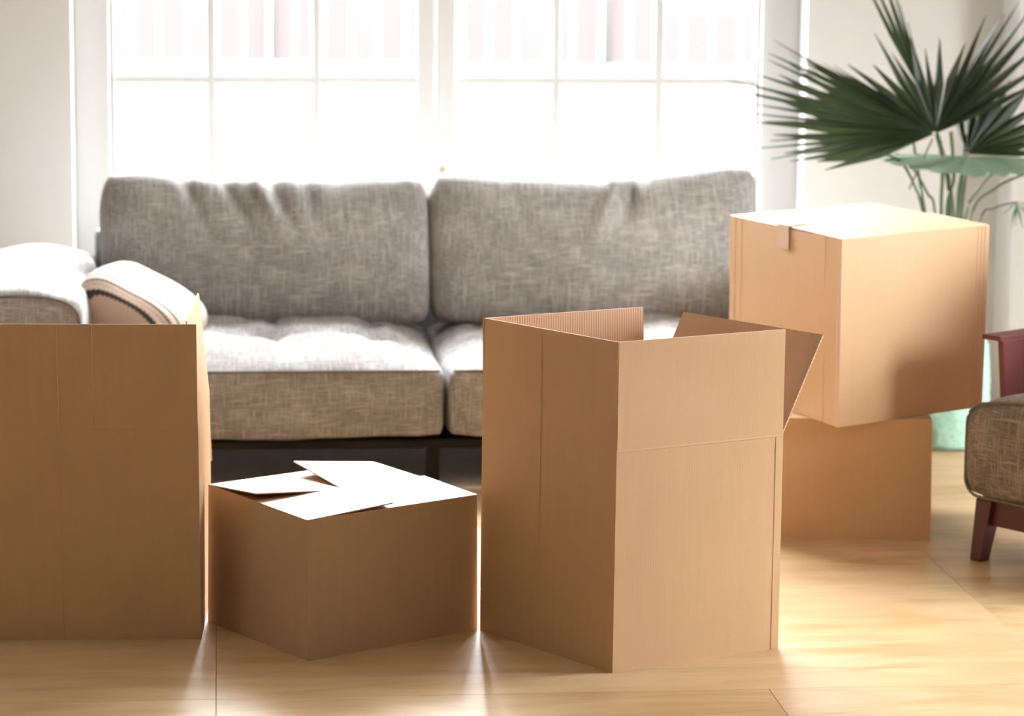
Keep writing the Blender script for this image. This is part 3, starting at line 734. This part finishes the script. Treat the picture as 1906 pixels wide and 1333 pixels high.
def frond(hub, tips, mat, fuse=.5, pleat=.010, tipw=.0, base_pts=None, stemr=.005, hwl=.12):
    """one fan leaf: petiole plus leaflets fused near the hub; hub/tips are world points"""
    Hh = V(hub); n = len(tips)
    if base_pts is not None:
        st = tube('petiole', [p - PO for p in smoothline(base_pts + [Hh], 6)], stemr * 1.25, M['stem'], pot, 8, r1=stemr * .8)
    holder = None
    T = [V(t) for t in tips]
    nrm_all = []
    for i in range(n):
        prev = T[i - 1] if i > 0 else T[i] * 2 - T[i + 1]
        nxt = T[i + 1] if i < n - 1 else T[i] * 2 - T[i - 1]
        d = T[i] - Hh; L = d.length; du = d / L
        def bound(o):
            e = o - Hh; e2 = e / e.length + du; e2.normalize(); return e2
        bl_, br_ = bound(prev), bound(nxt)
        # limit half width
        def hw(b):
            ang = b.angle(du); return min(ang, hwl)
        N_ = du.cross(bl_ - du * bl_.dot(du))
        if N_.length < 1e-6: N_ = V((0, -1, 0))
        N_.normalize()
        if N_.y > 0: N_ = -N_
        S1 = (bl_ - du * bl_.dot(du)); S1 = S1.normalized() if S1.length > 1e-6 else V((1, 0, 0))
        S2 = (br_ - du * br_.dot(du)); S2 = S2.normalized() if S2.length > 1e-6 else -S1
        a1, a2 = hw(bl_), hw(br_)
        bm = bmesh.new(); rows_ = []
        fz = fuse * random.uniform(.92, 1.08)
        droop = random.uniform(-.01, .02) * L
        for f in (0.02, .15, .3, fz, fz + (1 - fz) * .3, fz + (1 - fz) * .65, 1.0):
            if f <= fz + 1e-6: w1, w2 = math.tan(a1) * f * L, math.tan(a2) * f * L
            else:
                k = 1 - (f - fz) / (1 - fz); k = k ** .9
                w1, w2 = math.tan(a1) * fz * L * k, math.tan(a2) * fz * L * k
            c = Hh + d * f - Z * droop * (f ** 3) + Z * droop * f * .0
            pl_ = pleat * min(1, f / .3) * (1 if f <= fz else max(.05, 1 - (f - fz) / (1 - fz)))
            w1 = max(w1, .0013); w2 = max(w2, .0013)
            rows_.append([bm.verts.new(c + S1 * w1 - PO), bm.verts.new(c + N_ * pl_ - PO), bm.verts.new(c + S2 * w2 - PO)])
        for A, B in zip(rows_[:-1], rows_[1:]):
            for k in (0, 1): bm.faces.new((A[k], A[k + 1], B[k + 1], B[k]))
        bmesh.ops.solidify(bm, geom=list(bm.faces), thickness=.0006)
        yield bm
def make_frond(hub, tips, mat, **k):
    fr_ = bpy.data.objects.new('frond', None); C.objects.link(fr_); fr_.parent = pot
    for bm in frond(hub, tips, mat, **k):
        from_bm('leaflet', bm, mat, fr_)
    return fr_
def P(px, py, dy=0.0): return at_y(px, py, PYh + dy)
base = P(1770, 520, 0); base.z = max(base.z, .30)
def stemline(*q): return [V((PO.x + random.uniform(-.02, .02), PO.y + random.uniform(-.02, .02), .31))] + [P(*c) for c in q]
# main frond
mt = [(1535, 317, -.10), (1470, 303, -.12), (1436, 293, -.12), (1408, 274, -.12), (1434, 262, -.1), (1408, 229, -.1), (1402, 213, -.1), (1405, 195, -.08), (1345, 159, -.06), (1347, 144, -.02), (1408, 141, 0), (1428, 112, .05),
      (1430, 96, .08), (1441, 75, .10), (1470, 100, .12), (1498, 112, .14), (1518, 112, .16), (1531, 113, .18), (1552, 122, .18), (1571, 143, .16), (1578, 116, .14), (1625, 118, .12), (1628, 62, .12), (1660, 100, .14), (1695, 66, .12),
      (1722, 92, .12), (1749, 72, .10), (1797, 80, .08), (1835, 30, .05), (1870, 25, .02), (1897, 5, 0), (1925, 10, -.02), (1940, 35, -.05), (1950, 70, -.08), (1955, 110, -.10), (1940, 150, -.12)]
make_frond(P(1742, 248), [P(*t) for t in mt], M['leaf'], fuse=.55, pleat=.011, base_pts=stemline((1768, 420), (1762, 330)))
# second layer of the left side, a little behind
mt2 = [(1520, 300, .15), (1460, 285, .15), (1440, 250, .15), (1425, 222, .16), (1440, 180, .18), (1420, 165, .2), (1450, 140, .2), (1470, 115, .22), (1510, 130, .22), (1545, 140, .22), (1590, 160, .22), (1620, 175, .22)]
make_frond(P(1700, 262, .1), [P(*t) for t in mt2], M['leaf'], fuse=.62, pleat=.008, base_pts=stemline((1722, 400, .05), (1712, 340, .1)))
# tall frond leaning up at the back
mt3 = [(1596, -60, .2), (1612, -70, .2), (1632, -80, .2), (1648, -70, .2), (1660, -45, .2), (1676, 10, .2), (1690, 40, .2)]
make_frond(P(1724, 190, .2), [P(*t) for t in mt3], M['leaf'], fuse=.5, pleat=.006, base_pts=stemline((1775, 420, .08), (1760, 300, .15)))
# right fronds
mt4 = [(1780, 205, .1), (1815, 165, .1), (1850, 150, .08), (1880, 150, .06), (1915, 165, .04), (1945, 190, .02), (1960, 215, 0), (1965, 240, 0), (1960, 265, -.02), (1945, 285, -.03)]
make_frond(P(1800, 286, -.02), [P(*t) for t in mt4], M['leaf'], fuse=.62, pleat=.010, base_pts=stemline((1780, 420, -.02), (1785, 350, -.02)))
# frond seen edge on, light on its underside put into the pale colour
mt5 = [(1612, 286, .25), (1640, 296, .12), (1655, 305, .0), (1690, 314, -.12), (1750, 322, -.22), (1815, 330, -.28), (1870, 330, -.24), (1915, 325, -.14), (1940, 315, 0), (1940, 300, .14)]
make_frond(P(1803, 292, -.05), [P(*t) for t in mt5], M['leafp'], fuse=.8, pleat=.006, hwl=.4, base_pts=stemline((1788, 420, -.05), (1795, 350, -.06)))
# small drooping frond at the right
mt6 = [(1868, 398, -.1), (1882, 425, -.1), (1890, 420, -.1), (1904, 425, -.1), (1922, 410, -.1), (1930, 385, -.1)]
make_frond(P(1893, 376, -.1), [P(*t) for t in mt6], M['leafp'], fuse=.45, pleat=.004, base_pts=stemline((1822, 418, -.05), (1850, 388, -.08)), stemr=.003)
# extra petioles of leaves hidden behind the canopy
for q, r in (([(1741, 402, .1), (1726, 360, .12), (1700, 315, .14), (1668, 285, .15)], .004), ([(1719, 398, 0), (1704, 350, .0), (1680, 305, 0), (1650, 288, 0)], .004),
             ([(1752, 405, .05), (1754, 330, .05), (1750, 262, .05)], .006), ([(1787, 410, .1), (1790, 340, .1), (1798, 250, .1)], .006), ([(1762, 405, -.05), (1775, 330, -.05), (1770, 245, -.03)], .006),
             ([(1795, 408, 0), (1822, 352, 0), (1848, 322, 0)], .0045), ([(1805, 408, .05), (1850, 352, .05), (1912, 322, .05)], .0045), ([(1692, 352, .02), (1712, 310, .02), (1736, 258, 0)], .003)):
    pts_ = [P(*c) for c in q]
    if r > .0035: pts_ = [V((PO.x + random.uniform(-.03, .03), PO.y + random.uniform(-.03, .03), .31))] + pts_
    tube('petiole', [p - PO for p in smoothline(pts_, 6)], r, M['stem'], pot, 8)
